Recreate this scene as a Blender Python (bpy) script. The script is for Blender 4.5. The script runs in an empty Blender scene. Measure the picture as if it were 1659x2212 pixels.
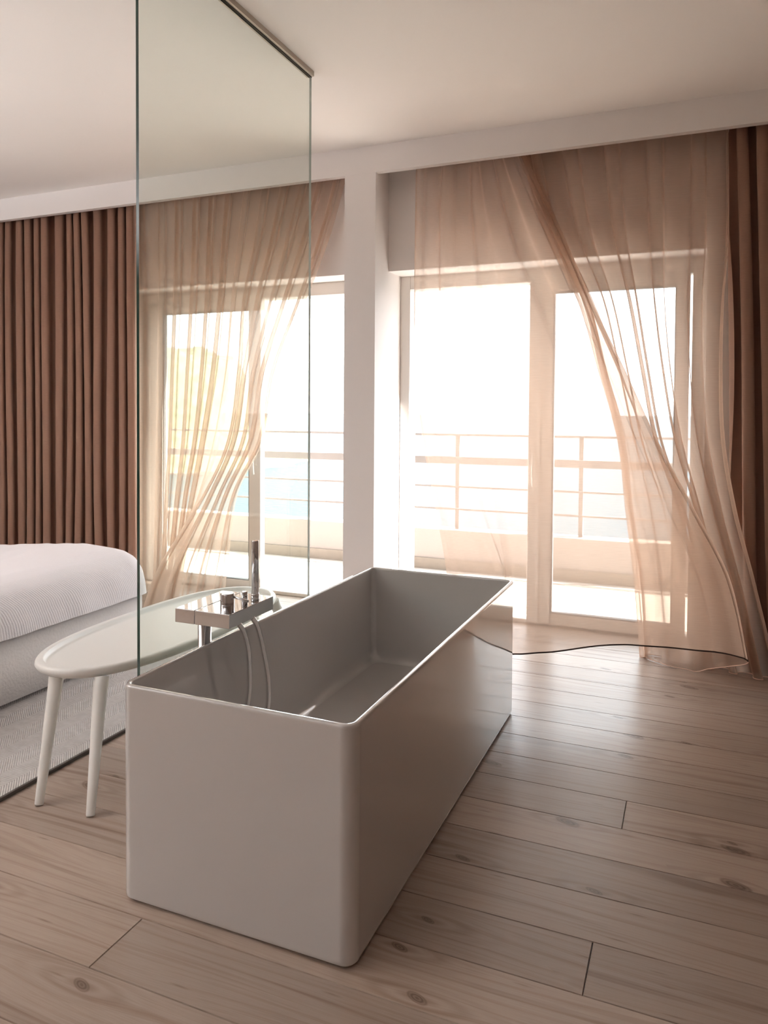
import bpy, bmesh, math, random
from mathutils import Vector, Matrix, noise

random.seed(7)
S = bpy.context.scene
COL = S.collection

# ------------------------------------------------------------------ camera
F_PX, YAW, PITCH, ROLL, CY = 1606.34, 0.394741, -0.026961, 0.0065031, 936.448
fw = Vector((-math.sin(YAW) * math.cos(PITCH), math.cos(YAW) * math.cos(PITCH), math.sin(PITCH)))
r0 = Vector((math.cos(YAW), math.sin(YAW), 0)); u0 = r0.cross(fw)
rt = math.cos(ROLL) * r0 + math.sin(ROLL) * u0
up = -math.sin(ROLL) * r0 + math.cos(ROLL) * u0
cam = bpy.data.cameras.new('camera')
cam.sensor_fit = 'HORIZONTAL'; cam.sensor_width = 36.0
cam.lens = F_PX / 1659 * 36.0
cam.shift_y = -(1106 - CY) / 1659
cam.clip_start = 0.05; cam.clip_end = 20000
co = bpy.data.objects.new('camera', cam); COL.objects.link(co)
m = Matrix((rt, up, -fw)).transposed().to_4x4(); m.translation = (0, 0, 1.36)
co.matrix_world = m
S.camera = co

# ------------------------------------------------------------------ world, light, exposure
SKY = 3.6
w = bpy.data.worlds.new('sky'); S.world = w; w.use_nodes = True
wn = w.node_tree.nodes; wl = w.node_tree.links
bg = wn['Background']
tc = wn.new('ShaderNodeTexCoord'); sp = wn.new('ShaderNodeSeparateXYZ')
cr = wn.new('ShaderNodeValToRGB')
cr.color_ramp.elements[0].position = 0.0; cr.color_ramp.elements[0].color = (0.985, 0.985, 1.0, 1)
cr.color_ramp.elements[1].position = 0.7; cr.color_ramp.elements[1].color = (0.86, 0.93, 1.0, 1)
wl.new(tc.outputs['Generated'], sp.inputs[0]); wl.new(sp.outputs['Z'], cr.inputs[0])
wl.new(cr.outputs[0], bg.inputs['Color']); bg.inputs['Strength'].default_value = SKY

S.view_settings.view_transform = 'Standard'; S.view_settings.look = 'None'
S.view_settings.gamma = 1.0; S.view_settings.use_curve_mapping = False
S.view_settings.exposure = 0.72
S.cycles.max_bounces = 14; S.cycles.diffuse_bounces = 7; S.cycles.glossy_bounces = 6
S.cycles.transparent_max_bounces = 32; S.cycles.transmission_bounces = 8
S.cycles.caustics_reflective = False; S.cycles.caustics_refractive = False
S.cycles.sample_clamp_indirect = 6.0

def portal(name, loc, rot, sx, sy):
    l = bpy.data.lights.new(name, 'AREA'); l.shape = 'RECTANGLE'; l.size = sx; l.size_y = sy
    l.cycles.is_portal = True
    o = bpy.data.objects.new(name, l); COL.objects.link(o); o.location = loc; o.rotation_euler = rot
    return o
# sky light enters through the two door openings of the room
portal('left_door_daylight', (-3.10, 4.97, 1.15), (-math.pi / 2, 0, 0), 2.1, 2.35)
portal('right_door_daylight', (-0.915, 4.97, 1.15), (-math.pi / 2, 0, 0), 2.0, 2.35)
sun = bpy.data.lights.new('sun', 'SUN'); sun.energy = 40.0; sun.angle = math.radians(1.5); sun.color = (1.0, 0.975, 0.94)
so = bpy.data.objects.new('sun', sun); COL.objects.link(so)
so.rotation_euler = Vector((0.74, 0.13, 0.66)).to_track_quat('Z', 'Y').to_euler()

# ------------------------------------------------------------------ materials
def mat(name):
    m = bpy.data.materials.new(name); m.use_nodes = True
    return m, m.node_tree.nodes, m.node_tree.links, m.node_tree.nodes['Principled BSDF']
def pmat(name, col, rough=0.5, metal=0.0, spec=0.5, coat=0.0, bump=0.0, bscale=200.0, var=0.0, vscale=3.0, coat_rough=0.03):
    m, n, l, p = mat(name)
    p.inputs['Base Color'].default_value = (*col, 1); p.inputs['Roughness'].default_value = rough
    p.inputs['Metallic'].default_value = metal; p.inputs['Specular IOR Level'].default_value = spec
    p.inputs['Coat Weight'].default_value = coat; p.inputs['Coat Roughness'].default_value = coat_rough
    tc = n.new('ShaderNodeTexCoord')
    if bump:
        t = n.new('ShaderNodeTexNoise'); t.inputs['Scale'].default_value = bscale; t.inputs['Detail'].default_value = 3
        b = n.new('ShaderNodeBump'); b.inputs['Strength'].default_value = bump; b.inputs['Distance'].default_value = 0.002
        l.new(tc.outputs['Object'], t.inputs['Vector']); l.new(t.outputs['Fac'], b.inputs['Height']); l.new(b.outputs[0], p.inputs['Normal'])
    if var:
        t = n.new('ShaderNodeTexNoise'); t.inputs['Scale'].default_value = vscale
        mx = n.new('ShaderNodeMixRGB'); mx.blend_type = 'MIX'
        mx.inputs[1].default_value = (*[c * (1 - var) for c in col], 1); mx.inputs[2].default_value = (*[min(1, c * (1 + var)) for c in col], 1)
        l.new(tc.outputs['Object'], t.inputs['Vector']); l.new(t.outputs['Fac'], mx.inputs[0]); l.new(mx.outputs[0], p.inputs['Base Color'])
    return m

M = {}
M['plaster'] = pmat('white_plaster', (0.80, 0.775, 0.765), 0.85, spec=0.2, bump=0.15, bscale=120)
M['taupe'] = pmat('taupe_panelling', (0.33, 0.265, 0.225), 0.7)
M['ceiling'] = pmat('ceiling_paint', (0.90, 0.885, 0.865), 0.9, spec=0.15, bump=0.1, bscale=90)
M['pvc'] = pmat('white_door_frame', (0.80, 0.77, 0.73), 0.35)
M['gasket'] = pmat('grey_gasket', (0.16, 0.16, 0.16), 0.5)
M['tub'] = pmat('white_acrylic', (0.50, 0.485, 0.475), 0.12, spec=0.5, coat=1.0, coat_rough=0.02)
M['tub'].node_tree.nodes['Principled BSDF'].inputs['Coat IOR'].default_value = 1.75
M['bench'] = pmat('white_lacquer', (0.80, 0.80, 0.78), 0.35)
M['chrome'] = pmat('polished_chrome', (0.62, 0.62, 0.63), 0.04, metal=1.0)
M['hose'] = pmat('hose_chrome', (0.80, 0.79, 0.78), 0.16, metal=1.0)
M['track'] = pmat('champagne_profile', (0.50, 0.45, 0.38), 0.4, metal=0.5)
M['seal'] = pmat('dark_seal', (0.015, 0.018, 0.016), 0.5)
M['cream_wall'] = pmat('cream_render', (0.265, 0.228, 0.208), 0.9, bump=0.4, bscale=60, var=0.03)
M['tile_skirt'] = pmat('tan_skirting', (0.19, 0.155, 0.125), 0.6, var=0.12, vscale=14)
M['rail'] = pmat('painted_rail', (0.18, 0.155, 0.142), 0.5)
M['hem'] = pmat('hem_thread', (0.045, 0.022, 0.016), 0.9)
M['hem_lit'] = pmat('lit_hem_thread', (0.75, 0.55, 0.45), 0.9)  # light on the inner back hem, painted into a paler thread colour
M['rug_edge'] = pmat('rug_binding', (0.10, 0.085, 0.075), 0.95)
M['drain'] = pmat('chrome_waste', (0.75, 0.75, 0.75), 0.12, metal=1.0)

def m_tiles():
    m, n, l, p = mat('balcony_tiles')
    tc = n.new('ShaderNodeTexCoord'); b = n.new('ShaderNodeTexBrick')
    b.inputs['Scale'].default_value = 1.0; b.offset = 0.0
    b.inputs['Brick Width'].default_value = 0.4; b.inputs['Row Height'].default_value = 0.4
    b.inputs['Mortar Size'].default_value = 0.004
    b.inputs['Color1'].default_value = (0.42, 0.38, 0.34, 1); b.inputs['Color2'].default_value = (0.45, 0.41, 0.37, 1)
    b.inputs['Mortar'].default_value = (0.34, 0.30, 0.28, 1)
    l.new(tc.outputs['Object'], b.inputs['Vector']); l.new(b.outputs['Color'], p.inputs['Base Color'])
    p.inputs['Roughness'].default_value = 0.4
    return m
M['tiles'] = m_tiles()

def m_glass(name, tint, gloss_ior=1.5, rough=0.0):
    m, n, l, p = mat(name); n.remove(p)
    out = n['Material Output']
    t = n.new('ShaderNodeBsdfTransparent'); t.inputs[0].default_value = (*tint, 1)
    g = n.new('ShaderNodeBsdfGlossy'); g.inputs['Roughness'].default_value = rough
    # Schlick reflectance of one face, the same from either side
    ge = n.new('ShaderNodeNewGeometry')
    dp = n.new('ShaderNodeVectorMath'); dp.operation = 'DOT_PRODUCT'; l.new(ge.outputs['Incoming'], dp.inputs[0]); l.new(ge.outputs['Normal'], dp.inputs[1])
    def mt(op, a, b=None):
        x = n.new('ShaderNodeMath'); x.operation = op
        for i, v in enumerate((a, b)):
            if v is None: continue
            if isinstance(v, (int, float)): x.inputs[i].default_value = v
            else: l.new(v, x.inputs[i])
        return x.outputs[0]
    r0_ = ((gloss_ior - 1) / (gloss_ior + 1)) ** 2
    fr = mt('ADD', mt('MULTIPLY', mt('POWER', mt('SUBTRACT', 1.0, mt('ABSOLUTE', dp.outputs['Value'])), 5.0), 1 - r0_), r0_)
    mx = n.new('ShaderNodeMixShader')
    l.new(fr, mx.inputs[0]); l.new(t.outputs[0], mx.inputs[1]); l.new(g.outputs[0], mx.inputs[2])
    l.new(mx.outputs[0], out.inputs['Surface'])
    return m
M['screen_glass'] = m_glass('clear_green_glass', (0.945, 0.97, 0.945), 1.5)
M['pane_glass'] = m_glass('door_glass', (0.97, 0.98, 0.975), 1.5)
M['glass_edge_pale'] = pmat('ground_glass_edge', (0.40, 0.45, 0.42), 0.3)
M['glass_edge'] = pmat('glass_edge_green', (0.012, 0.04, 0.03), 0.08, spec=0.6)

def m_sheer(name, col, T0, warm=(1.0, 0.93, 0.86), trans=0.55):
    """woven gauze: share of open weave T0, threads scatter light on both sides"""
    m, n, l, p = mat(name); n.remove(p)
    out = n['Material Output']
    t = n.new('ShaderNodeBsdfTransparent'); t.inputs[0].default_value = (*warm, 1)
    d = n.new('ShaderNodeBsdfDiffuse'); d.inputs[0].default_value = (*col, 1)
    tr = n.new('ShaderNodeBsdfTranslucent'); tr.inputs[0].default_value = (*[min(1, c * 1.15) for c in col], 1)
    mx = n.new('ShaderNodeMixShader'); mx.inputs[0].default_value = trans
    l.new(d.outputs[0], mx.inputs[1]); l.new(tr.outputs[0], mx.inputs[2])
    # thread coverage grows as the weave tilts: T0 ** (1 / cos)
    g = n.new('ShaderNodeNewGeometry')
    dp = n.new('ShaderNodeVectorMath'); dp.operation = 'DOT_PRODUCT'
    l.new(g.outputs['Incoming'], dp.inputs[0]); l.new(g.outputs['Normal'], dp.inputs[1])
    ab = n.new('ShaderNodeMath'); ab.operation = 'ABSOLUTE'; l.new(dp.outputs['Value'], ab.inputs[0])
    mxx = n.new('ShaderNodeMath'); mxx.operation = 'MAXIMUM'; mxx.inputs[1].default_value = 0.30; l.new(ab.outputs[0], mxx.inputs[0])
    iv = n.new('ShaderNodeMath'); iv.operation = 'DIVIDE'; iv.inputs[0].default_value = 1.0; l.new(mxx.outputs[0], iv.inputs[1])
    # slubs of the weave, horizontal and vertical threads
    uv = n.new('ShaderNodeUVMap')
    mp = n.new('ShaderNodeMapping'); mp.inputs['Scale'].default_value = (14, 260, 1)
    ns = n.new('ShaderNodeTexNoise'); ns.inputs['Scale'].default_value = 1.0; ns.inputs['Detail'].default_value = 2
    l.new(uv.outputs[0], mp.inputs[0]); l.new(mp.outputs[0], ns.inputs['Vector'])
    mr = n.new('ShaderNodeMapRange'); mr.inputs['To Min'].default_value = T0 - 0.045; mr.inputs['To Max'].default_value = T0 + 0.045
    l.new(ns.outputs['Fac'], mr.inputs['Value'])
    pw = n.new('ShaderNodeMath'); pw.operation = 'POWER'; l.new(mr.outputs[0], pw.inputs[0]); l.new(iv.outputs[0], pw.inputs[1])
    m2 = n.new('ShaderNodeMixShader')
    l.new(pw.outputs[0], m2.inputs[0]); l.new(mx.outputs[0], m2.inputs[1]); l.new(t.outputs[0], m2.inputs[2])
    l.new(m2.outputs[0], out.inputs['Surface'])
    return m
M['sheer'] = m_sheer('tan_gauze', (0.56, 0.425, 0.345), 0.56, warm=(1.0, .965, .93), trans=0.71)

def m_heavy(name, col):
    m, n, l, p = mat(name)
    uv = n.new('ShaderNodeUVMap')
    mp = n.new('ShaderNodeMapping'); mp.inputs['Scale'].default_value = (30, 420, 1)
    ns = n.new('ShaderNodeTexNoise'); ns.inputs['Scale'].default_value = 1.0; ns.inputs['Detail'].default_value = 2
    l.new(uv.outputs[0], mp.inputs[0]); l.new(mp.outputs[0], ns.inputs['Vector'])
    mx = n.new('ShaderNodeMixRGB')
    mx.inputs[1].default_value = (*[c * 0.86 for c in col], 1); mx.inputs[2].default_value = (*[c * 1.14 for c in col], 1)
    l.new(ns.outputs['Fac'], mx.inputs[0]); l.new(mx.outputs[0], p.inputs['Base Color'])
    p.inputs['Roughness'].default_value = 0.9; p.inputs['Specular IOR Level'].default_value = 0.1
    p.inputs['Sheen Weight'].default_value = 0.15
    tr = n.new('ShaderNodeBsdfTranslucent'); l.new(mx.outputs[0], tr.inputs[0])
    ms = n.new('ShaderNodeMixShader'); ms.inputs[0].default_value = 0.10
    l.new(p.outputs[0], ms.inputs[1]); l.new(tr.outputs[0], ms.inputs[2]); l.new(ms.outputs[0], n['Material Output'].inputs['Surface'])
    return m
M['heavy'] = m_heavy('brown_linen', (0.30, 0.175, 0.125))

def m_wood():
    m, n, l, p = mat('whitewashed_pine_planks')
    def math_(op, a=None, b=None, c=None):
        x = n.new('ShaderNodeMath'); x.operation = op
        for i, v in enumerate((a, b, c)):
            if v is None: continue
            if isinstance(v, (int, float)): x.inputs[i].default_value = v
            else: l.new(v, x.inputs[i])
        return x.outputs[0]
    uv = n.new('ShaderNodeUVMap'); uv.uv_map = 'UVMap'
    sx = n.new('ShaderNodeSeparateXYZ'); l.new(uv.outputs[0], sx.inputs[0])
    U, V = sx.outputs['X'], sx.outputs['Y']
    # knots: sparse cells in stretched plank space
    def knots(su, sv, keep, seed):
        cb = n.new('ShaderNodeCombineXYZ')
        l.new(math_('MULTIPLY', U, su), cb.inputs[0]); l.new(math_('MULTIPLY', V, sv), cb.inputs[1]); cb.inputs[2].default_value = seed
        vo = n.new('ShaderNodeTexVoronoi'); vo.voronoi_dimensions = '2D'; vo.feature = 'F1'; vo.inputs['Scale'].default_value = 1.0
        vo.inputs['Randomness'].default_value = 0.9
        l.new(cb.outputs[0], vo.inputs['Vector'])
        sc = n.new('ShaderNodeSeparateColor'); l.new(vo.outputs['Color'], sc.inputs[0])
        on_ = math_('LESS_THAN', sc.outputs[0], keep)
        ps = n.new('ShaderNodeSeparateXYZ'); l.new(vo.outputs['Position'], ps.inputs[0])
        du = math_('SUBTRACT', U, math_('DIVIDE', ps.outputs[0], su)); dv = math_('SUBTRACT', V, math_('DIVIDE', ps.outputs[1], sv))
        return on_, du, dv, sc.outputs[1]
    on_, du, dv, rnd = knots(1.8, 6.5, 0.62, 0.0)
    # grain lines bend round the knot
    e = math_('ADD', math_('POWER', math_('DIVIDE', du, 0.13), 2.0), math_('POWER', math_('DIVIDE', dv, 0.030), 2.0))
    fall = math_('MULTIPLY', math_('EXPONENT', math_('MULTIPLY', e, -0.7)), on_)
    bend = math_('MULTIPLY', math_('MULTIPLY', fall, dv), -0.78)
    # slow waver of the boards' heart
    cb = n.new('ShaderNodeCombineXYZ'); l.new(math_('MULTIPLY', U, 0.55), cb.inputs[0]); l.new(math_('MULTIPLY', V, 5.0), cb.inputs[1])
    nz = n.new('ShaderNodeTexNoise'); nz.inputs['Scale'].default_value = 1.0; nz.inputs['Detail'].default_value = 1.5
    l.new(cb.outputs[0], nz.inputs['Vector'])
    vv = math_('ADD', math_('ADD', V, bend), math_('MULTIPLY', math_('SUBTRACT', nz.outputs['Fac'], 0.5), 0.16))
    cb2 = n.new('ShaderNodeCombineXYZ'); l.new(math_('MULTIPLY', U, 1.2), cb2.inputs[0]); l.new(math_('MULTIPLY', vv, 75.0), cb2.inputs[1])
    g1 = n.new('ShaderNodeTexNoise'); g1.inputs['Scale'].default_value = 1.0; g1.inputs['Detail'].default_value = 2.0
    l.new(cb2.outputs[0], g1.inputs['Vector'])
    ring = n.new('ShaderNodeMapRange'); ring.inputs['From Min'].default_value = 0.50; ring.inputs['From Max'].default_value = 0.75
    l.new(g1.outputs['Fac'], ring.inputs['Value'])
    cb3 = n.new('ShaderNodeCombineXYZ'); l.new(math_('MULTIPLY', U, 8.0), cb3.inputs[0]); l.new(math_('MULTIPLY', vv, 600.0), cb3.inputs[1])
    g2 = n.new('ShaderNodeTexNoise'); g2.inputs['Scale'].default_value = 1.0; g2.inputs['Detail'].default_value = 2.0
    l.new(cb3.outputs[0], g2.inputs['Vector'])
    # darker streaks now and then
    cb4 = n.new('ShaderNodeCombineXYZ'); l.new(math_('MULTIPLY', U, 0.9), cb4.inputs[0]); l.new(math_('MULTIPLY', vv, 22.0), cb4.inputs[1]); cb4.inputs[2].default_value = 4.2
    g3 = n.new('ShaderNodeTexNoise'); g3.inputs['Scale'].default_value = 1.0; g3.inputs['Detail'].default_value = 3.0
    l.new(cb4.outputs[0], g3.inputs['Vector'])
    st = n.new('ShaderNodeMapRange'); st.inputs['From Min'].default_value = 0.60; st.inputs['From Max'].default_value = 0.72
    l.new(g3.outputs['Fac'], st.inputs['Value'])
    # knot disc with rings
    ke = math_('SQRT', math_('ADD', math_('POWER', math_('DIVIDE', math_('ADD', du, math_('MULTIPLY', dv, 0.9)), 0.026), 2.0), math_('POWER', math_('DIVIDE', dv, 0.017), 2.0)))
    size = math_('ADD', math_('MULTIPLY', rnd, 1.15), 0.45)
    kd = math_('DIVIDE', ke, size)
    disc = n.new('ShaderNodeMapRange'); disc.inputs['From Min'].default_value = 1.05; disc.inputs['From Max'].default_value = 0.75
    l.new(kd, disc.inputs['Value'])
    discm = math_('MULTIPLY', disc.outputs[0], on_)
    kr = math_('ADD', math_('MULTIPLY', math_('SINE', math_('MULTIPLY', kd, 16.0)), 0.25), 0.75)
    on2, du2, dv2, rnd2 = knots(2.6, 11.0, 0.33, 7.3)
    ke2 = math_('SQRT', math_('ADD', math_('POWER', math_('DIVIDE', du2, 0.034), 2.0), math_('POWER', math_('DIVIDE', dv2, 0.0042), 2.0)))
    fl = n.new('ShaderNodeMapRange'); fl.inputs['From Min'].default_value = 1.3; fl.inputs['From Max'].default_value = 0.3
    l.new(math_('ADD', ke2, math_('MULTIPLY', nz.outputs['Fac'], 0.6)), fl.inputs['Value'])
    fleck = math_('MULTIPLY', fl.outputs[0], on2)
    # stained halo of the grain that wraps the knot
    halo = math_('MULTIPLY', math_('MULTIPLY', fall, math_('ADD', math_('MULTIPLY', math_('SINE', math_('MULTIPLY', math_('SQRT', e), 9.0)), 0.5), 0.5)), 0.55)
    # plank tone
    at = n.new('ShaderNodeAttribute'); at.attribute_name = 'tone'; at.attribute_type = 'GEOMETRY'
    base = n.new('ShaderNodeMixRGB'); base.inputs[1].default_value = (0.300, 0.236, 0.196, 1); base.inputs[2].default_value = (0.385, 0.305, 0.252, 1)
    l.new(at.outputs['Fac'], base.inputs[0])
    a1 = n.new('ShaderNodeMixRGB'); a1.blend_type = 'MULTIPLY'; a1.inputs[2].default_value = (0.72, 0.62, 0.56, 1)
    l.new(math_('MULTIPLY', ring.outputs[0], 0.75), a1.inputs[0]); l.new(base.outputs[0], a1.inputs[1])
    a2 = n.new('ShaderNodeMixRGB'); a2.blend_type = 'MULTIPLY'; a2.inputs[2].default_value = (0.50, 0.40, 0.34, 1)
    l.new(math_('MULTIPLY', st.outputs[0], 0.65), a2.inputs[0]); l.new(a1.outputs[0], a2.inputs[1])
    a3 = n.new('ShaderNodeMixRGB'); a3.blend_type = 'MULTIPLY'; a3.inputs[2].default_value = (0.80, 0.76, 0.73, 1)
    fr = n.new('ShaderNodeMapRange'); fr.inputs['From Min'].default_value = 0.45; fr.inputs['From Max'].default_value = 0.7
    l.new(g2.outputs['Fac'], fr.inputs['Value']); l.new(math_('MULTIPLY', fr.outputs[0], 0.6), a3.inputs[0]); l.new(a2.outputs[0], a3.inputs[1])
    a4 = n.new('ShaderNodeMixRGB'); a4.blend_type = 'MIX'; a4.inputs[2].default_value = (0.125, 0.075, 0.05, 1)
    l.new(math_('MULTIPLY', math_('MULTIPLY', discm, kr), 0.92), a4.inputs[0]); l.new(a3.outputs[0], a4.inputs[1])
    a5 = n.new('ShaderNodeMixRGB'); a5.blend_type = 'MIX'; a5.inputs[2].default_value = (0.15, 0.095, 0.065, 1)
    l.new(math_('MULTIPLY', fleck, 0.70), a5.inputs[0]); l.new(a4.outputs[0], a5.inputs[1])
    a6 = n.new('ShaderNodeMixRGB'); a6.blend_type = 'MULTIPLY'; a6.inputs[2].default_value = (0.55, 0.46, 0.40, 1)
    l.new(halo, a6.inputs[0]); l.new(a5.outputs[0], a6.inputs[1])
    l.new(a6.outputs[0], p.inputs['Base Color'])
    ro = n.new('ShaderNodeMapRange'); ro.inputs['To Min'].default_value = 0.24; ro.inputs['To Max'].default_value = 0.40
    l.new(g1.outputs['Fac'], ro.inputs['Value']); l.new(ro.outputs[0], p.inputs['Roughness'])
    p.inputs['Specular IOR Level'].default_value = 0.55
    b = n.new('ShaderNodeBump'); b.inputs['Strength'].default_value = 0.15; b.inputs['Distance'].default_value = 0.001
    l.new(math_('ADD', g2.outputs['Fac'], g1.outputs['Fac']), b.inputs['Height']); l.new(b.outputs[0], p.inputs['Normal'])
    return m
M['wood'] = m_wood()

def m_rug():
    m, n, l, p = mat('grey_herringbone_rug')
    tc = n.new('ShaderNodeTexCoord'); sx = n.new('ShaderNodeSeparateXYZ'); l.new(tc.outputs['Object'], sx.inputs[0])
    def math_(op, a, b=None):
        x = n.new('ShaderNodeMath'); x.operation = op
        for i, v in enumerate((a, b)):
            if v is None: continue
            if isinstance(v, (int, float)): x.inputs[i].default_value = v
            else: l.new(v, x.inputs[i])
        return x.outputs[0]
    # columns 6 cm wide along Y, diagonal ribs alternate
    fx = math_('PINGPONG', sx.outputs['X'], 0.085)
    rib = math_('SINE', math_('MULTIPLY', math_('ADD', sx.outputs['Y'], fx), 2 * math.pi / 0.011))
    nz = n.new('ShaderNodeTexNoise'); nz.inputs['Scale'].default_value = 40; l.new(tc.outputs['Object'], nz.inputs['Vector'])
    f = math_('ADD', math_('MULTIPLY', rib, 0.5), math_('MULTIPLY', nz.outputs['Fac'], 0.9))
    mx = n.new('ShaderNodeMixRGB'); mx.inputs[1].default_value = (0.40, 0.37, 0.35, 1); mx.inputs[2].default_value = (0.62, 0.59, 0.575, 1)
    l.new(f, mx.inputs[0]); l.new(mx.outputs[0], p.inputs['Base Color']); p.inputs['Roughness'].default_value = 0.95
    b = n.new('ShaderNodeBump'); b.inputs['Distance'].default_value = 0.003; b.inputs['Strength'].default_value = 0.7
    l.new(f, b.inputs['Height']); l.new(b.outputs[0], p.inputs['Normal'])
    return m
M['rug'] = m_rug()

def m_linen(name, col, ang, pitch, strength):
    m, n, l, p = mat(name)
    tc = n.new('ShaderNodeTexCoord'); mp = n.new('ShaderNodeMapping'); mp.inputs['Rotation'].default_value = (0, 0, ang)
    wv = n.new('ShaderNodeTexWave'); wv.inputs['Scale'].default_value = 1.0 / pitch / 3.0; wv.inputs['Distortion'].default_value = 1.5
    wv.inputs['Detail Scale'].default_value = 3
    l.new(tc.outputs['Object'], mp.inputs[0]); l.new(mp.outputs[0], wv.inputs['Vector'])
    mx = n.new('ShaderNodeMixRGB'); mx.inputs[1].default_value = (*[c * 0.93 for c in col], 1); mx.inputs[2].default_value = (*col, 1)
    l.new(wv.outputs['Fac'], mx.inputs[0]); l.new(mx.outputs[0], p.inputs['Base Color'])
    b = n.new('ShaderNodeBump'); b.inputs['Distance'].default_value = 0.003; b.inputs['Strength'].default_value = strength
    l.new(wv.outputs['Fac'], b.inputs['Height']); l.new(b.outputs[0], p.inputs['Normal'])
    p.inputs['Roughness'].default_value = 0.85; p.inputs['Specular IOR Level'].default_value = 0.2
    return m
M['duvet'] = m_linen('white_ribbed_cotton', (0.86, 0.84, 0.87), 0.6, 0.008, 0.3)
M['skirt'] = m_linen('white_bed_skirt', (0.80, 0.77, 0.76), 0.0, 0.012, 0.4)

def m_sea():
    m, n, l, p = mat('sea_water')
    p.inputs['Base Color'].default_value = (0.029, 0.043, 0.050, 1); p.inputs['Roughness'].default_value = 0.5; p.inputs['Specular IOR Level'].default_value = 0.15
    tc = n.new('ShaderNodeTexCoord'); t = n.new('ShaderNodeTexNoise'); t.inputs['Scale'].default_value = 0.5; t.inputs['Detail'].default_value = 6
    b = n.new('ShaderNodeBump'); b.inputs['Strength'].default_value = 0.6; b.inputs['Distance'].default_value = 0.5
    l.new(tc.outputs['Object'], t.inputs['Vector']); l.new(t.outputs['Fac'], b.inputs['Height']); l.new(b.outputs[0], p.inputs['Normal'])
    return m
M['sea'] = m_sea()
def m_hill():
    m, n, l, p = mat('dry_grass_hill')
    tc = n.new('ShaderNodeTexCoord'); t = n.new('ShaderNodeTexNoise'); t.inputs['Scale'].default_value = 0.35; t.inputs['Detail'].default_value = 8
    c = n.new('ShaderNodeValToRGB')
    c.color_ramp.elements[0].position = 0.35; c.color_ramp.elements[0].color = (0.075, 0.08, 0.042, 1)
    c.color_ramp.elements[1].position = 0.6; c.color_ramp.elements[1].color = (0.115, 0.112, 0.068, 1)
    l.new(tc.outputs['Object'], t.inputs['Vector']); l.new(t.outputs['Fac'], c.inputs[0]); l.new(c.outputs[0], p.inputs['Base Color'])
    p.inputs['Roughness'].default_value = 1.0
    return m
M['hill'] = m_hill()

# ------------------------------------------------------------------ helpers
def link(name, bm, material, parent=None, smooth=False, kind=None):
    me = bpy.data.meshes.new(name); bm.to_mesh(me); bm.free()
    mats = material if isinstance(material, (list, tuple)) else [material]
    for k in mats: me.materials.append(M[k])
    if smooth:
        for p in me.polygons: p.use_smooth = True
    o = bpy.data.objects.new(name, me); COL.objects.link(o)
    if parent: o.parent = parent
    if kind: o['kind'] = kind
    return o
def empty(name, loc=(0, 0, 0), kind=None):
    o = bpy.data.objects.new(name, None); COL.objects.link(o); o.location = loc; o.empty_display_size = 0.1
    if kind: o['kind'] = kind
    return o
def tag(o, label, cat, group=None):
    o['label'] = label; o['category'] = cat
    if group: o['group'] = group
    return o
def box(bm, x0, x1, y0, y1, z0, z1, bev=0.0, seg=2, mi=0):
    r = bmesh.ops.create_cube(bm, size=1.0)
    for v in r['verts']:
        v.co = Vector((x0 + (v.co.x + .5) * (x1 - x0), y0 + (v.co.y + .5) * (y1 - y0), z0 + (v.co.z + .5) * (z1 - z0)))
    fs = {f for v in r['verts'] for f in v.link_faces}
    for f in fs: f.material_index = mi
    if bev:
        es = list({e for v in r['verts'] for e in v.link_edges})
        bmesh.ops.bevel(bm, geom=es, offset=bev, segments=seg, affect='EDGES', profile=0.5)
def boxes(name, lst, material, parent=None, bev=0.0, kind=None, seg=2):
    bm = bmesh.new()
    for b in lst: box(bm, *b, bev=bev, seg=seg)
    return link(name, bm, material, parent, kind=kind)
def tube(bm, pts, rads, seg=20, caps=True):
    """swept round tube through points"""
    pts = [Vector(p) for p in pts]; n = len(pts); rings = []
    if not isinstance(rads, (list, tuple)): rads = [rads] * n
    ref = None
    for i, p in enumerate(pts):
        d = (pts[min(i + 1, n - 1)] - pts[max(i - 1, 0)]).normalized()
        if ref is None:
            ref = Vector((1, 0, 0)) if abs(d.x) < 0.9 else Vector((0, 1, 0))
        a = (ref - d * ref.dot(d)).normalized(); b = d.cross(a); ref = a
        rings.append([bm.verts.new(p + (a * math.cos(t) + b * math.sin(t)) * rads[i]) for t in [2 * math.pi * k / seg for k in range(seg)]])
    for i in range(n - 1):
        for k in range(seg):
            f = bm.faces.new((rings[i][k], rings[i][(k + 1) % seg], rings[i + 1][(k + 1) % seg], rings[i + 1][k])); f.smooth = True
    if caps:
        bm.faces.new(rings[0][::-1]); bm.faces.new(rings[-1])
def spline(pts, n):
    """Catmull-Rom through points, n samples per span"""
    P = [Vector(p) for p in pts]; out = []
    for i in range(len(P) - 1):
        p0 = P[max(i - 1, 0)]; p1 = P[i]; p2 = P[i + 1]; p3 = P[min(i + 2, len(P) - 1)]
        for k in range(n):
            t = k / n
            out.append(0.5 * ((2 * p1) + (p2 - p0) * t + (2 * p0 - 5 * p1 + 4 * p2 - p3) * t * t + (3 * p1 - p0 - 3 * p2 + p3) * t ** 3))
    out.append(P[-1]); return out
def rrect(x0, x1, y0, y1, r, n=8):
    out = []
    for cx, cy, a0 in ((x1 - r, y0 + r, -90), (x1 - r, y1 - r, 0), (x0 + r, y1 - r, 90), (x0 + r, y0 + r, 180)):
        for k in range(n + 1):
            a = math.radians(a0 + 90 * k / n); out.append((cx + r * math.cos(a), cy + r * math.sin(a)))
    return out
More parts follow.
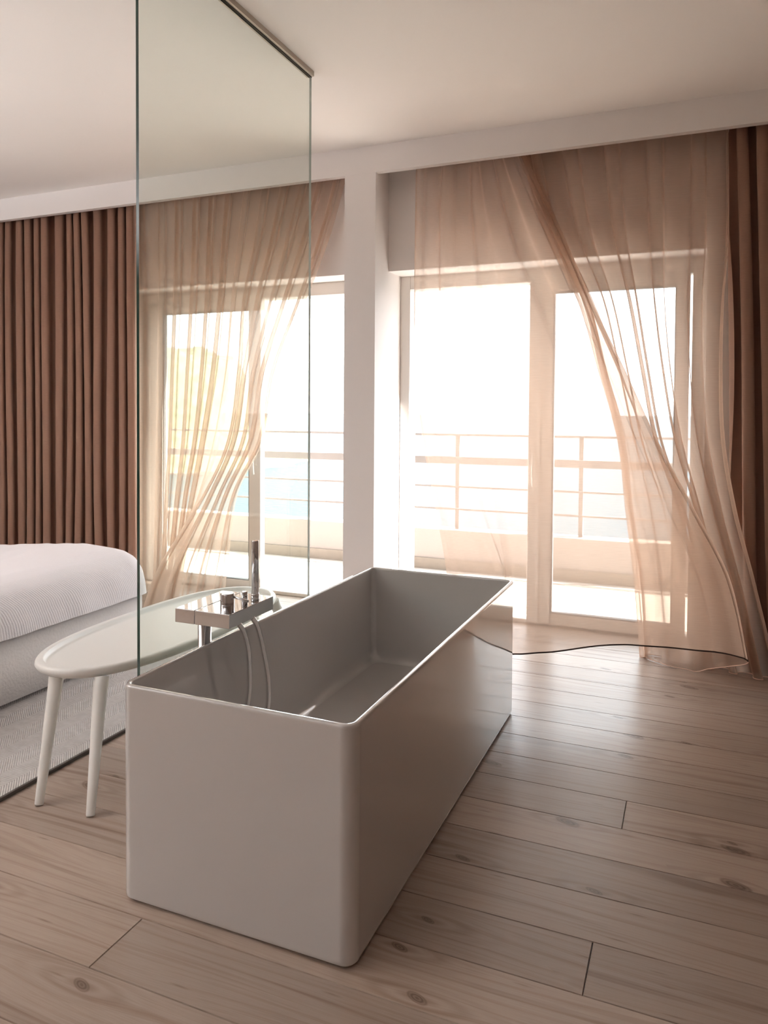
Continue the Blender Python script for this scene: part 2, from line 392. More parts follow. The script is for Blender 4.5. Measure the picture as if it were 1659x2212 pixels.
def loft(bm, loops, close_first=False, close_last=False, smooth=True):
    R = [[bm.verts.new(p) for p in lp] for lp in loops]
    n = len(R[0])
    for i in range(len(R) - 1):
        for k in range(n):
            f = bm.faces.new((R[i][k], R[i][(k + 1) % n], R[i + 1][(k + 1) % n], R[i + 1][k])); f.smooth = smooth
    if close_first: bm.faces.new(R[0][::-1])
    if close_last: bm.faces.new(R[-1])
    return R

# ------------------------------------------------------------------ the setting
XL, XR, YB, HC = -6.3, 1.45, -5.0, 3.055
Y1, Y2, Y3, YO = 4.356, 4.58, 4.80, 4.96       # soffit face, recessed wall, door frames, outer face
SOF = 2.886
RX0, RX1, DT = -1.883, 0.054, 2.30              # right door opening
LX0, LX1 = -4.117, -2.10                        # left door opening

# floor: boards run parallel to the window wall
def build_floor():
    bm = bmesh.new(); uvl = bm.loops.layers.uv.new('UVMap'); tone = bm.faces.layers.float.new('tone_f')
    W = 0.1925; rng = random.Random(11); k0 = int((YB - 1.372) / W) - 1
    tones = []
    joints = {6: [-0.197], 2: [-0.219, -3.1], 0: [-1.345, 1.1], 3: [-2.6], 1: [-3.4, .9], -1: [-0.9, -4.0], -2: [0.5, -2.2], 5: [-3.0], 4: [-3.3, 0.9], 8: [-2.2]}
    k = k0
    while True:
        y0 = 1.372 + W * k; y1 = y0 + W
        if y0 > YO - 0.1: break
        js = joints.get(k, [-5.2 + .7 * (k % 3)] if -3 < k < 18 else None)
        if js is None:
            a = rng.uniform(XL, XL + 3.0); js = []
            while a < XR: js.append(a); a += rng.uniform(3.2, 4.6)
        xs = [XL] + sorted(j for j in js if XL + .2 < j < XR - .2) + [XR]
        for a, b in zip(xs, xs[1:]):
            g = 0.0006; e = 0.0014
            z = 0.0
            yy0 = max(y0, YB); yy1 = min(y1, YO - 0.1)
            if yy1 - yy0 < 0.02: continue
            ou = rng.uniform(0, 90); ov = rng.uniform(0, 90); t = rng.random()
            prof = [(a + g, yy0 + g, b - g, yy1 - g, z - 0.004), (a + g + e, yy0 + g + e, b - g - e, yy1 - g - e, z)]
            vs = []
            for (xa, ya, xb, yb, zz) in prof:
                vs.append([bm.verts.new(c) for c in ((xa, ya, zz), (xb, ya, zz), (xb, yb, zz), (xa, yb, zz))])
            fs = [bm.faces.new(vs[1])] + [bm.faces.new((vs[0][i], vs[0][(i + 1) % 4], vs[1][(i + 1) % 4], vs[1][i])) for i in range(4)]
            for f in fs:
                f[tone] = t
                for lp in f.loops: lp[uvl].uv = (lp.vert.co.x + ou, lp.vert.co.y + ov)
        k += 1
    # sub floor slab that closes the joints
    box(bm, XL - 0.3, XR + 0.3, YB - 0.3, YO - 0.1, -0.2, -0.004, mi=1)
    me = bpy.data.meshes.new('floor')
    tv = [f[tone] for f in bm.faces]
    bm.to_mesh(me); bm.free()
    me.materials.append(M['wood']); me.materials.append(M['seal'])
    at = me.attributes.new('tone', 'FLOAT', 'FACE')
    for i, v in enumerate(tv): at.data[i].value = v
    o = bpy.data.objects.new('floor', me); COL.objects.link(o); o['kind'] = 'structure'
build_floor()

boxes('ceiling', [(XL - .3, XR + .3, YB - .3, YO, HC, HC + 0.25)], 'ceiling', kind='structure')
boxes('wall_left', [(XL - .25, XL, YB - .25, YO, 0, HC)], 'taupe', kind='structure')
boxes('wall_right', [(XR, XR + .25, YB - .25, YO, 0, HC)], 'taupe', kind='structure')
boxes('wall_back', [(XL, XR, YB - .25, YB, 0, HC)], 'taupe', kind='structure')
# window wall: recessed wall with two door openings
boxes('wall_front', [
    (XL, LX0, Y2, YO, 0, HC), (LX1, RX0, Y1 + .001, YO, 0, HC), (RX1, XR, Y2, YO, 0, HC),
    (LX0, LX1, Y2, YO, DT, HC), (RX0, RX1, Y2, YO, DT, HC)], 'plaster', kind='structure')
# soffit board that hides the curtain tracks, in one plane with the pillar
boxes('trim_1', [(XL, XR, Y1, Y1 + 0.045, SOF, HC)], 'plaster', kind='structure')

# ------------------------------------------------------------------ balcony doors
def sliding_door(name, x0, x1, leaf0, leaf1, st, label):
    """x0..x1 opening; leaf0..leaf1 = leaf, st = widths of its left and right stiles"""
    e = empty(name, ((x0 + x1) / 2, Y3, 0), 'structure')
    inv = Vector((-(x0 + x1) / 2, -Y3, 0))
    def B(nm, lst, mt, par=e, bev=0.004):
        lst = [(a + inv.x, b + inv.x, c + inv.y, d + inv.y, f, g) for a, b, c, d, f, g in lst]
        return boxes(nm, lst, mt, par, bev=bev)
    fw_ = 0.072
    B('door_frame', [(x0, x0 + fw_, Y3, Y3 + .12, 0.0, DT), (x1 - fw_, x1, Y3, Y3 + .12, 0.0, DT),
                     (x0 + fw_, x1 - fw_, Y3 + .001, Y3 + .12, DT - .09, DT), (x0 + fw_, x1 - fw_, Y3 + .001, Y3 + .12, 0.0, 0.028)], 'pvc')
    zt, zb = DT - .092, 0.012
    s0, s1 = st
    leaf = B('sash', [(leaf0, leaf0 + s0, Y3 - .018, Y3 + .045, zb, zt), (leaf1 - s1, leaf1, Y3 - .018, Y3 + .045, zb, zt),
                      (leaf0 + s0, leaf1 - s1, Y3 - .017, Y3 + .045, zt - .07, zt), (leaf0 + s0, leaf1 - s1, Y3 - .017, Y3 + .045, zb, 0.085)], 'pvc')
    # grey gasket round the pane
    gx0, gx1, gz0, gz1, g = leaf0 + s0, leaf1 - s1, 0.085, zt - .07, 0.008
    B('gasket', [(gx0, gx0 + g, Y3 - .012, Y3 + .03, gz0, gz1), (gx1 - g, gx1, Y3 - .012, Y3 + .03, gz0, gz1),
                 (gx0, gx1, Y3 - .0125, Y3 + .03, gz0, gz0 + g), (gx0, gx1, Y3 - .0125, Y3 + .03, gz1 - g, gz1)], 'gasket', leaf, 0)
    B('pane', [(gx0, gx1, Y3 + .010, Y3 + .016, gz0, gz1)], 'pane_glass', leaf, 0)
    return e, leaf, inv
def door_handle(leaf, inv, x):
    bm = bmesh.new()
    box(bm, x - .014 + inv.x, x + .014 + inv.x, -.026, -.018, .96, 1.10, bev=.004)
    tube(bm, [(x + inv.x, -.022, 1.03), (x + inv.x, -.06, 1.03)], .009, 12)
    tube(bm, spline([(x + inv.x, -.06, 1.035), (x + inv.x, -.064, 1.00), (x + inv.x + .003, -.062, .92), (x + inv.x + .003, -.056, .90)], 5), .009, 12)
    link('door_handle', bm, 'pvc', leaf)
d2, leaf2, inv2 = sliding_door('door_2', RX0, RX1, -0.985, RX1 - .085, (.075 + .077, .075), '')
door_handle(leaf2, inv2, -0.945)
# raised edge of the meeting stile
boxes('stile_bead', [(-0.918 + inv2.x, -0.908 + inv2.x, -.024, -.018, .012, DT - .095), (-0.846 + inv2.x, -0.838 + inv2.x, -.024, -.018, .03, DT - .12)], 'pvc', leaf2)
d1, leaf1, inv1 = sliding_door('door_1', LX0, LX1, LX0 + .09, -2.995, (.125, .10), '')
door_handle(leaf1, inv1, -3.035)

# ------------------------------------------------------------------ unseen uplighters added as fill for ceiling and pillar
def fill_uplighter(x, y, watts, label):
    t = tag(empty('fill_lamp', (x, y, 0)), label, 'lamp')
    bm = bmesh.new(); tube(bm, [(0, 0, 0), (0, 0, .02), (0, 0, .024)], [.15, .15, .14], 40); link('base', bm, 'chrome', t)
    bm = bmesh.new(); tube(bm, [(0, 0, .02), (0, 0, 1.74)], .012, 16); link('pole', bm, 'chrome', t)
    bm = bmesh.new()
    prof = [(.012, 1.72), (.08, 1.735), (.15, 1.78), (.19, 1.84), (.187, 1.841), (.147, 1.785), (.08, 1.742), (.004, 1.735)]
    loft(bm, [[(r * math.cos(2 * math.pi * k / 40), r * math.sin(2 * math.pi * k / 40), z) for k in range(40)] for r, z in prof], True, True)
    link('fill_shade', bm, 'pvc', t)
    l = bpy.data.lights.new('fill_light', 'AREA'); l.shape = 'DISK'; l.size = .26; l.energy = watts; l.color = (.97, .98, 1.0)
    o = bpy.data.objects.new('fill_light', l); COL.objects.link(o); o.parent = t; o.location = (0, 0, 1.80); o.rotation_euler = (math.pi, 0, 0)
fill_uplighter(-5.7, -0.2, 285, 'chrome uplighter added as unseen ceiling fill at the left wall by the bed head')
fill_uplighter(-2.6, -3.2, 45, 'chrome uplighter added as unseen ceiling fill in the middle of the rear of the room')

# ------------------------------------------------------------------ balcony, sea, hill
boxes('floor_balcony', [(-9.0, 5.0, YO - .1, 6.42, -0.30, -0.012)], 'tiles', kind='structure')
boxes('wall_parapet', [(-9.0, 5.0, 6.215, 6.40, -0.012, 0.345)], 'cream_wall', kind='structure', bev=.006)
boxes('baseboard_parapet', [(-9.0, 5.0, 6.20, 6.215, -0.012, 0.085)], 'tile_skirt', kind='structure', bev=.002)
rail = tag(empty('balcony_railing', (-1.0, 6.3, 0.345)), 'pale painted metal railing with horizontal bars on the low balcony wall', 'railing')
XP = [0.211 - 1.063 * k for k in range(-3, 8)]
for i, x in enumerate(XP):
    boxes('post', [(x + 1.0 - .018, x + 1.0 + .018, -.018, .018, 0, .835)], 'rail', rail, bev=.003)
for z0, z1, d in ((.822, .843, .022), (.575, .640, .010), (.366, .384, .009), (.168, .186, .009)):
    bm = bmesh.new(); box(bm, -7.3, 5.2, -d - .002 - .018, d - .02, z0, z1, bev=.003); link('bar', bm, 'rail', rail)

bm = bmesh.new()
vs = [bm.verts.new(p) for p in ((-9000, 20, 0), (9000, 20, 0), (9000, 16000, 0), (-9000, 16000, 0))]; bm.faces.new(vs)
sea = link('sea', bm, 'sea', kind='structure'); sea.location.z = -16
# land that carries the house, down to the water
def hill():
    bm = bmesh.new(); N = 90; cx, cy = -215, 209; G = []
    for i in range(N + 1):
        row = []
        for j in range(N + 1):
            x = cx + (i / N - .5) * 260; y = cy + (j / N - .5) * 240
            r = math.hypot((x - cx), (y - cy) / .85)
            t = max(0, min(1, (94 + 5 * noise.noise(Vector((x * .05, y * .05, 9))) - r) / 32)); t = t * t * (3 - 2 * t)
            nz = noise.noise(Vector((x * .03, y * .03, 0))) * 5 + noise.noise(Vector((x * .13, y * .13, 3))) * 2.2 + noise.noise(Vector((x * .4, y * .4, 3))) * 1.0
            row.append(bm.verts.new((x - cx, y - cy, -1.5 + t * (41 + nz * 1.0) + (nz * .3 if t > 0 else 0))))
        G.append(row)
    for i in range(N):
        for j in range(N): bm.faces.new((G[i][j], G[i + 1][j], G[i + 1][j + 1], G[i][j + 1]))
    o = link('hill', bm, 'hill', smooth=True, kind='structure'); o.location = (cx, cy, -16)
hill()

# ------------------------------------------------------------------ bathtub
TX0, TX1, TY0, TY1, TH = -1.459, -0.742, 1.605, 3.345, 0.605
def bathtub():
    t = tag(empty('bathtub', ((TX0 + TX1) / 2, (TY0 + TY1) / 2, 0)), 'freestanding white rectangular bathtub with thin rim on the plank floor', 'bathtub')
    ox, oy = (TX0 + TX1) / 2, (TY0 + TY1) / 2
    bm = bmesh.new()
    def R(i, z, r): return [(x - ox, y - oy, z) for x, y in rrect(TX0 + i, TX1 - i, TY0 + i, TY1 - i, max(r, .004), 10)]
    wall = 0.017; L = []
    L.append(R(.012, .004, .026)); L.append(R(.004, .0055, .034)); L.append(R(0, .012, .038))
    L.append(R(0, .02, .038)); L.append(R(0, TH - .010, .038)); L.append(R(.0008, TH - .004, .037)); L.append(R(.004, TH, .034))
    L.append(R(wall - .004, TH, .024)); L.append(R(wall - .0008, TH - .003, .022)); L.append(R(wall, TH - .010, .021))
    L.append(R(wall + .002, .21, .024)); L.append(R(wall + .006, .185, .028))
    for a in (20, 40, 60, 80, 90):
        s, c = math.sin(math.radians(a)), math.cos(math.radians(a)); L.append(R(wall + .006 + .03 * (1 - c), .185 - .03 * s, .028 + .02 * s))
    rings = loft(bm, L, close_first=True, close_last=True)
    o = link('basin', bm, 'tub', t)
    mod = o.modifiers.new('bevel_normals', 'WEIGHTED_NORMAL')
    # drain and overflow
    bm = bmesh.new(); tube(bm, [(0, .15, .155), (0, .15, .158), (0, .15, .160)], [.033, .033, .029], 32); link('drain', bm, 'drain', t)
    return t
bathtub()

# ------------------------------------------------------------------ faucet
def faucet():
    cx, cy = -1.536, 2.10
    f = tag(empty('bath_faucet', (cx, cy, 0)), 'chrome freestanding bath mixer with flat shelf and upright hand shower beside the tub', 'faucet')
    P = lambda x, y, z: (x - cx, y - cy, z)
    bm = bmesh.new(); tube(bm, [P(cx, cy, 0), P(cx, cy, .675)], .0225, 32); link('post', bm, 'chrome', f)
    bm = bmesh.new(); tube(bm, [P(cx, cy, 0), P(cx, cy, .008), P(cx, cy, .010)], [.045, .045, .041], 32); link('base_plate', bm, 'chrome', f)
    X0, X1, YA, YB_ = -1.556, -1.345, 1.968, 2.233; xs = -1.4785
    bm = bmesh.new(); box(bm, X0 - cx, xs - .0012 - cx, YA - cy, YB_ - cy, .674, .72, bev=.0015); link('shelf', bm, 'chrome', f)
    bm = bmesh.new(); box(bm, xs + .0012 - cx, X1 - cx, YA - cy, YB_ - cy, .674, .72, bev=.0015)
    box(bm, xs - .002 - cx, xs + .002 - cx, YA + .002 - cy, YB_ - .002 - cy, .677, .717); link('mixer_body', bm, 'chrome', f)
    # knob
    kx, ky = -1.426, 2.075
    bm = bmesh.new(); tube(bm, [P(kx, ky, .7195), P(kx, ky, .7215), P(kx, ky, .757), P(kx, ky, .759)], [.0235, .0235, .0235, .022], 32)
    k = link('knob', bm, 'chrome', f)
    bm = bmesh.new(); tube(bm, [P(kx + .012, ky, .750), P(kx + .085, ky - .006, .741)], .0042, 12)
    link('lever', bm, 'chrome', k)
    bm = bmesh.new(); tube(bm, [P(-1.398, 2.135, .7195), P(-1.398, 2.135, .752), P(-1.398, 2.135, .7535)], [.010, .010, .009], 20); link('diverter', bm, 'chrome', f)
    # hand shower with holder
    hx, hy = -1.385, 2.180
    bm = bmesh.new(); tube(bm, [P(hx, hy, .7195), P(hx, hy, .737), P(hx, hy, .738)], [.0145, .0145, .0135], 24); link('shower_holder', bm, 'chrome', f)
    bm = bmesh.new(); tube(bm, [P(hx, hy, .738), P(hx, hy, .919), P(hx, hy, .921)], [.0125, .0125, .0115], 28); link('hand_shower', bm, 'chrome', f)
    # two hoses dropping into the tub
    HA = [(-1.352, 2.03, .676), (-1.350, 2.055, .645), (-1.352, 2.078, .600), (-1.356, 2.096, .554), (-1.360, 2.106, .495), (-1.368, 2.118, .430), (-1.380, 2.120, .36), (-1.392, 2.10, .27), (-1.385, 2.06, .175)]
    HB = [(-1.352, 2.11, .676), (-1.350, 2.135, .645), (-1.352, 2.160, .598), (-1.356, 2.190, .530), (-1.362, 2.218, .470), (-1.368, 2.240, .405), (-1.374, 2.248, .33), (-1.388, 2.24, .25), (-1.385, 2.21, .175)]
    for H in (HA, HB):
        bm = bmesh.new(); tube(bm, [P(*p) for p in spline(H, 8)], .0088, 14)
        link('hose', bm, 'hose', f)
faucet()

# ------------------------------------------------------------------ glass screen
GX, GY0, GY1 = -1.79, 2.065, 3.315
def glass_screen():
    g = tag(empty('glass_screen', (GX, (GY0 + GY1) / 2, 0)), 'tall frameless clear glass panel rising to the ceiling between tub and bench', 'glass partition')
    t = .006; hy = (GY1 - GY0) / 2
    bm = bmesh.new(); box(bm, -t, t, -hy, hy, 0.004, HC - .012)
    bm.normal_update()
    for f in bm.faces: f.material_index = 0 if abs(f.normal.x) > .5 or f.normal.y > .5 else 1
    for f in bm.faces:
        if f.normal.y > .5: f.material_index = 2
    link('glass_pane', bm, ['screen_glass', 'glass_edge', 'glass_edge_pale'], g)
    boxes('ceiling_track', [(.0062, .020, -hy, hy, HC - .024, HC), (-.020, -.0062, -hy, hy, HC - .024, HC), (-.0062, .0062, -hy, hy, HC - .010, HC)], 'track', g)
    boxes('track_seal', [(.0061, .0075, -hy, hy, HC - .028, HC - .024), (-.0075, -.0061, -hy, hy, HC - .028, HC - .024)], 'seal', g)
    boxes('floor_channel', [(-.010, -.0062, -hy, hy, 0, .012), (.0062, .010, -hy, hy, 0, .012)], 'track', g)
glass_screen()

# ------------------------------------------------------------------ bench
def bench():
    cx, cy, a, b = -2.105, 2.655, .272, .685
    t = tag(empty('oval_bench', (cx, cy, 0)), 'long white oval-topped bench with raised lip and tapered legs beside the rug', 'bench')
    def ring(i, z, n=2.35, N=96):
        out = []
        for k in range(N):
            th = 2 * math.pi * k / N; c, s = math.cos(th), math.sin(th)
            out.append(((a - i) * math.copysign(abs(c) ** (2 / n), c), (b - i) * math.copysign(abs(s) ** (2 / 2.6), s), z))
        return out
    bm = bmesh.new()
    L = [ring(.10, .402), ring(.040, .402), ring(.018, .406), ring(.006, .415), ring(0, .426), ring(.0015, .436), ring(.006, .442), ring(.014, .444),
         ring(.027, .444), ring(.030, .443), ring(.0325, .439), ring(.036, .431), ring(.042, .4275), ring(.055, .4265), ring(.12, .4265)]
    loft(bm, L, True, True); link('bench_top', bm, 'bench', t)
    for sx, sy in ((-1, -1), (1, -1), (-1, 1), (1, 1)):
        top = Vector((-2.135 - cx, 2.03 - cy, .404)) if sx < 0 else Vector((-1.955 - cx, 2.06 - cy, .404))
        ft = Vector((-2.066 - cx, 1.882 - cy, 0)) if sx < 0 else Vector((-1.850 - cx, 1.897 - cy, 0))
        if sy > 0: top.y = -top.y; ft.y = -ft.y
        top2 = top + (top - ft) * .0
        bm = bmesh.new()
        pts = [ft.lerp(top2, q) for q in (0, .012, .3, .7, .93, 1)]
        pts = [ft + Vector((0, 0, .0)), ft.lerp(top2, .012), ft.lerp(top2, .3), ft.lerp(top2, .7), ft.lerp(top2, .93), top2]
        tube(bm, pts, [.0125, .0145, .0180, .0225, .0255, .028], 24)
        link('leg', bm, 'bench', t)
bench()

# ------------------------------------------------------------------ rug
bm = bmesh.new(); box(bm, -1.6, 1.585, -1.45, 1.45, 0.0005, .013, bev=.003)
rug = tag(link('rug', bm, 'rug'), 'flat grey and white herringbone rug under the bed and behind the bench', 'rug'); rug.location = (-3.80, 2.35, 0)
boxes('rug_binding', [(1.585, 1.597, -1.45, 1.45, .0005, .0145)], 'rug_edge', rug, bev=.003)

# ------------------------------------------------------------------ bed
def bed():
    b = tag(empty('bed', (-4.0, 2.5, .014)), 'low bed with white ribbed cover and white side skirt on the rug', 'bed')
    ox, oy, oz = -4.0, 2.5, .014
    bx0, bx1, by0, by1 = -5.05, -3.02, 1.75, 3.25
    tab = [(0, 0, 0), (.08, .078, -.012), (.15, .135, -.045), (.22, .175, -.105), (.29, .192, -.17), (.34, .197, -.22)]
    def curve(d):
        for (d0, o0, z0), (d1, o1, z1) in zip(tab, tab[1:]):
            if d <= d1:
                t = (d - d0) / (d1 - d0); return o0 + (o1 - o0) * t, z0 + (z1 - z0) * t
        return tab[-1][1:]
    bm = bmesh.new(); D = .34; NX, NY = 150, 120; G = []
    for i in range(NX + 1):
        row = []
        for j in range(NY + 1):
            px = (bx0 - D) + (bx1 - bx0 + 2 * D) * i / NX; py = (by0 - D) + (by1 - by0 + 2 * D) * j / NY
            qx = min(max(px, bx0), bx1); qy = min(max(py, by0), by1)
            dx, dy = px - qx, py - qy
            d = max(abs(dx), abs(dy)); ln = math.hypot(dx, dy)
            o, z = curve(min(d, D))
            ux, uy = (dx / ln, dy / ln) if ln > 1e-6 else (0, 0)
            X, Yv = qx + ux * o, qy + uy * o
            edge = 1 - min(1, d / D)
            hump = .030 * math.exp(-((px + 3.15) ** 2) / .12 - ((py - 3.25) ** 2) / .25) - .03 * max(0, min(1, (-3.4 - px) / .8))
            wr = noise.noise(Vector((px * 3.2, py * 3.2, 0))) * .014 + noise.noise(Vector((px * 9 + py * 5, py * 4 - px * 5, 2))) * .006
            zz = .555 + z + (hump + wr) * (0.35 + .65 * edge) + .02 * edge
            out_ = noise.noise(Vector((px * 6, py * 6, 5))) * .010 * (1 - edge)
            row.append(bm.verts.new((X + ux * out_ - ox, Yv + uy * out_ - oy, zz - oz)))
        G.append(row)
    for i in range(NX):
        for j in range(NY): bm.faces.new((G[i][j], G[i + 1][j], G[i + 1][j + 1], G[i][j + 1]))
    link('duvet', bm, 'duvet', b, smooth=True)
    # skirt to just above the rug
    bm = bmesh.new()
    lo = [(x - ox, y - oy) for x, y in rrect(-5.2, -2.850, 1.58, 3.38, .10, 8)]
    loft(bm, [[(x, y, .022) for x, y in lo], [(x, y, .31) for x, y in lo]], True, True, smooth=False)
    for f in bm.faces: f.smooth = abs(f.normal.z) < .5
    link('bed_skirt', bm, 'skirt', b)
    boxes('bed_base', [(-5.1 - ox, -2.92 - ox, 1.66 - oy, 3.34 - oy, 0, .03)], 'seal', b)
    boxes('headboard', [(-5.33 - ox, -5.24 - ox, 1.5 - oy, 3.5 - oy, 0, 1.0)], 'skirt', b, bev=.02)
bed()

# ------------------------------------------------------------------ curtains
RIGHT = [
     [(-1.675, 4.47, 2.926), (-1.511, 4.47, 2.927), (-1.345, 4.47, 2.928), (-1.17, 4.47, 2.928), (-0.983, 4.46, 2.925), (-0.959, 4.48, 2.932), (-0.92, 4.49, 2.936), (-0.544, 4.49, 2.938), (-0.192, 4.49, 2.939), (0.15, 4.49, 2.94)] ,
     [(-1.659, 4.436, 2.511), (-1.51, 4.432, 2.497), (-1.329, 4.43, 2.481), (-1.043, 4.439, 2.458), (-0.749, 4.439, 2.432), (-0.773, 4.469, 2.441), (-0.798, 4.486, 2.447), (-0.484, 4.483, 2.419), (-0.171, 4.48, 2.391), (0.16, 4.476, 2.361)] ,
     [(-1.628, 4.353, 2.061), (-1.476, 4.344, 2.052), (-1.27, 4.343, 2.041), (-0.859, 4.375, 2.024), (-0.567, 4.399, 2.012), (-0.583, 4.447, 2.02), (-0.603, 4.478, 2.025), (-0.388, 4.473, 2.013), (-0.152, 4.464, 2.0), (0.136, 4.457, 1.984)] ,
     [(-1.573, 4.232, 1.622), (-1.414, 4.217, 1.619), (-1.146, 4.218, 1.614), (-0.679, 4.286, 1.611), (-0.374, 4.344, 1.609), (-0.428, 4.417, 1.614), (-0.497, 4.468, 1.618), (-0.313, 4.458, 1.614), (-0.109, 4.444, 1.61), (0.128, 4.432, 1.606)] ,
     [(-1.463, 4.076, 1.208), (-1.273, 4.053, 1.213), (-0.993, 4.059, 1.218), (-0.533, 4.176, 1.223), (-0.197, 4.277, 1.227), (-0.295, 4.381, 1.222), (-0.393, 4.455, 1.218), (-0.237, 4.439, 1.221), (-0.043, 4.418, 1.226), (0.142, 4.401, 1.23)] ,
     [(-1.312, 3.89, 0.833), (-1.091, 3.858, 0.849), (-0.881, 3.873, 0.859), (-0.417, 4.048, 0.864), (-0.001, 4.199, 0.87), (-0.178, 4.339, 0.844), (-0.343, 4.439, 0.823), (-0.108, 4.418, 0.838), (0.057, 4.388, 0.851), (0.203, 4.364, 0.862)] ,
     [(-1.173, 3.678, 0.503), (-0.882, 3.636, 0.538), (-0.799, 3.661, 0.541), (-0.307, 3.903, 0.537), (0.172, 4.112, 0.539), (-0.041, 4.291, 0.482), (-0.291, 4.422, 0.433), (-0.03, 4.394, 0.462), (0.153, 4.355, 0.487), (0.296, 4.323, 0.507)] ,
     [(-1.071, 3.44, 0.221), (-0.805, 3.38, 0.26), (-0.733, 3.4, 0.246), (-0.248, 3.75, 0.252), (0.258, 4.0, 0.174), (0.001, 4.22, 0.006), (-0.253, 4.4, 0.006), (0.024, 4.36, 0.006), (0.249, 4.3, 0.006), (0.417, 4.25, 0.006)] ,
]
LEFT = [
     [(-3.924, 4.455, 2.913), (-3.657, 4.455, 2.914), (-3.428, 4.455, 2.914), (-3.207, 4.455, 2.915), (-2.993, 4.455, 2.916), (-2.803, 4.455, 2.917), (-2.619, 4.455, 2.917), (-2.44, 4.455, 2.918), (-2.283, 4.455, 2.919), (-2.157, 4.455, 2.919)] ,
     [(-3.915, 4.454, 2.644), (-3.657, 4.454, 2.622), (-3.428, 4.454, 2.603), (-3.226, 4.454, 2.586), (-3.029, 4.453, 2.57), (-2.853, 4.446, 2.554), (-2.695, 4.443, 2.54), (-2.549, 4.441, 2.528), (-2.403, 4.442, 2.516), (-2.271, 4.442, 2.505)] ,
     [(-3.906, 4.452, 2.193), (-3.66, 4.452, 2.18), (-3.443, 4.452, 2.169), (-3.244, 4.451, 2.159), (-3.064, 4.447, 2.149), (-2.924, 4.422, 2.138), (-2.793, 4.412, 2.13), (-2.662, 4.409, 2.122), (-2.538, 4.413, 2.116), (-2.419, 4.416, 2.111)] ,
     [(-3.894, 4.447, 1.672), (-3.665, 4.447, 1.668), (-3.464, 4.447, 1.665), (-3.281, 4.447, 1.662), (-3.115, 4.437, 1.659), (-2.929, 4.38, 1.652), (-2.859, 4.359, 1.65), (-2.774, 4.354, 1.648), (-2.688, 4.363, 1.648), (-2.602, 4.372, 1.647)] ,
     [(-3.881, 4.44, 1.15), (-3.67, 4.44, 1.154), (-3.48, 4.44, 1.158), (-3.337, 4.44, 1.16), (-3.204, 4.423, 1.164), (-2.979, 4.325, 1.171), (-2.898, 4.289, 1.174), (-2.81, 4.281, 1.176), (-2.744, 4.297, 1.176), (-2.677, 4.313, 1.177)] ,
     [(-3.868, 4.434, 0.732), (-3.674, 4.434, 0.741), (-3.518, 4.434, 0.749), (-3.414, 4.434, 0.754), (-3.294, 4.41, 0.762), (-3.145, 4.273, 0.783), (-3.039, 4.223, 0.793), (-2.956, 4.211, 0.798), (-2.901, 4.234, 0.799), (-2.849, 4.257, 0.799)] ,
     [(-3.849, 4.425, 0.203), (-3.68, 4.425, 0.218), (-3.566, 4.425, 0.227), (-3.49, 4.425, 0.234), (-3.422, 4.391, 0.246), (-3.449, 4.196, 0.28), (-3.253, 4.124, 0.31), (-3.106, 4.108, 0.326), (-2.992, 4.141, 0.329), (-2.873, 4.173, 0.333)] ,
     [(-3.837, 4.42, 0.006), (-3.69, 4.42, 0.006), (-3.592, 4.42, 0.006), (-3.529, 4.42, 0.006), (-3.476, 4.38, 0.006), (-3.52, 4.12, 0.006), (-3.279, 4.02, 0.006), (-3.099, 4.0, 0.006), (-2.985, 4.05, 0.006), (-2.881, 4.1, 0.006)] ,
]

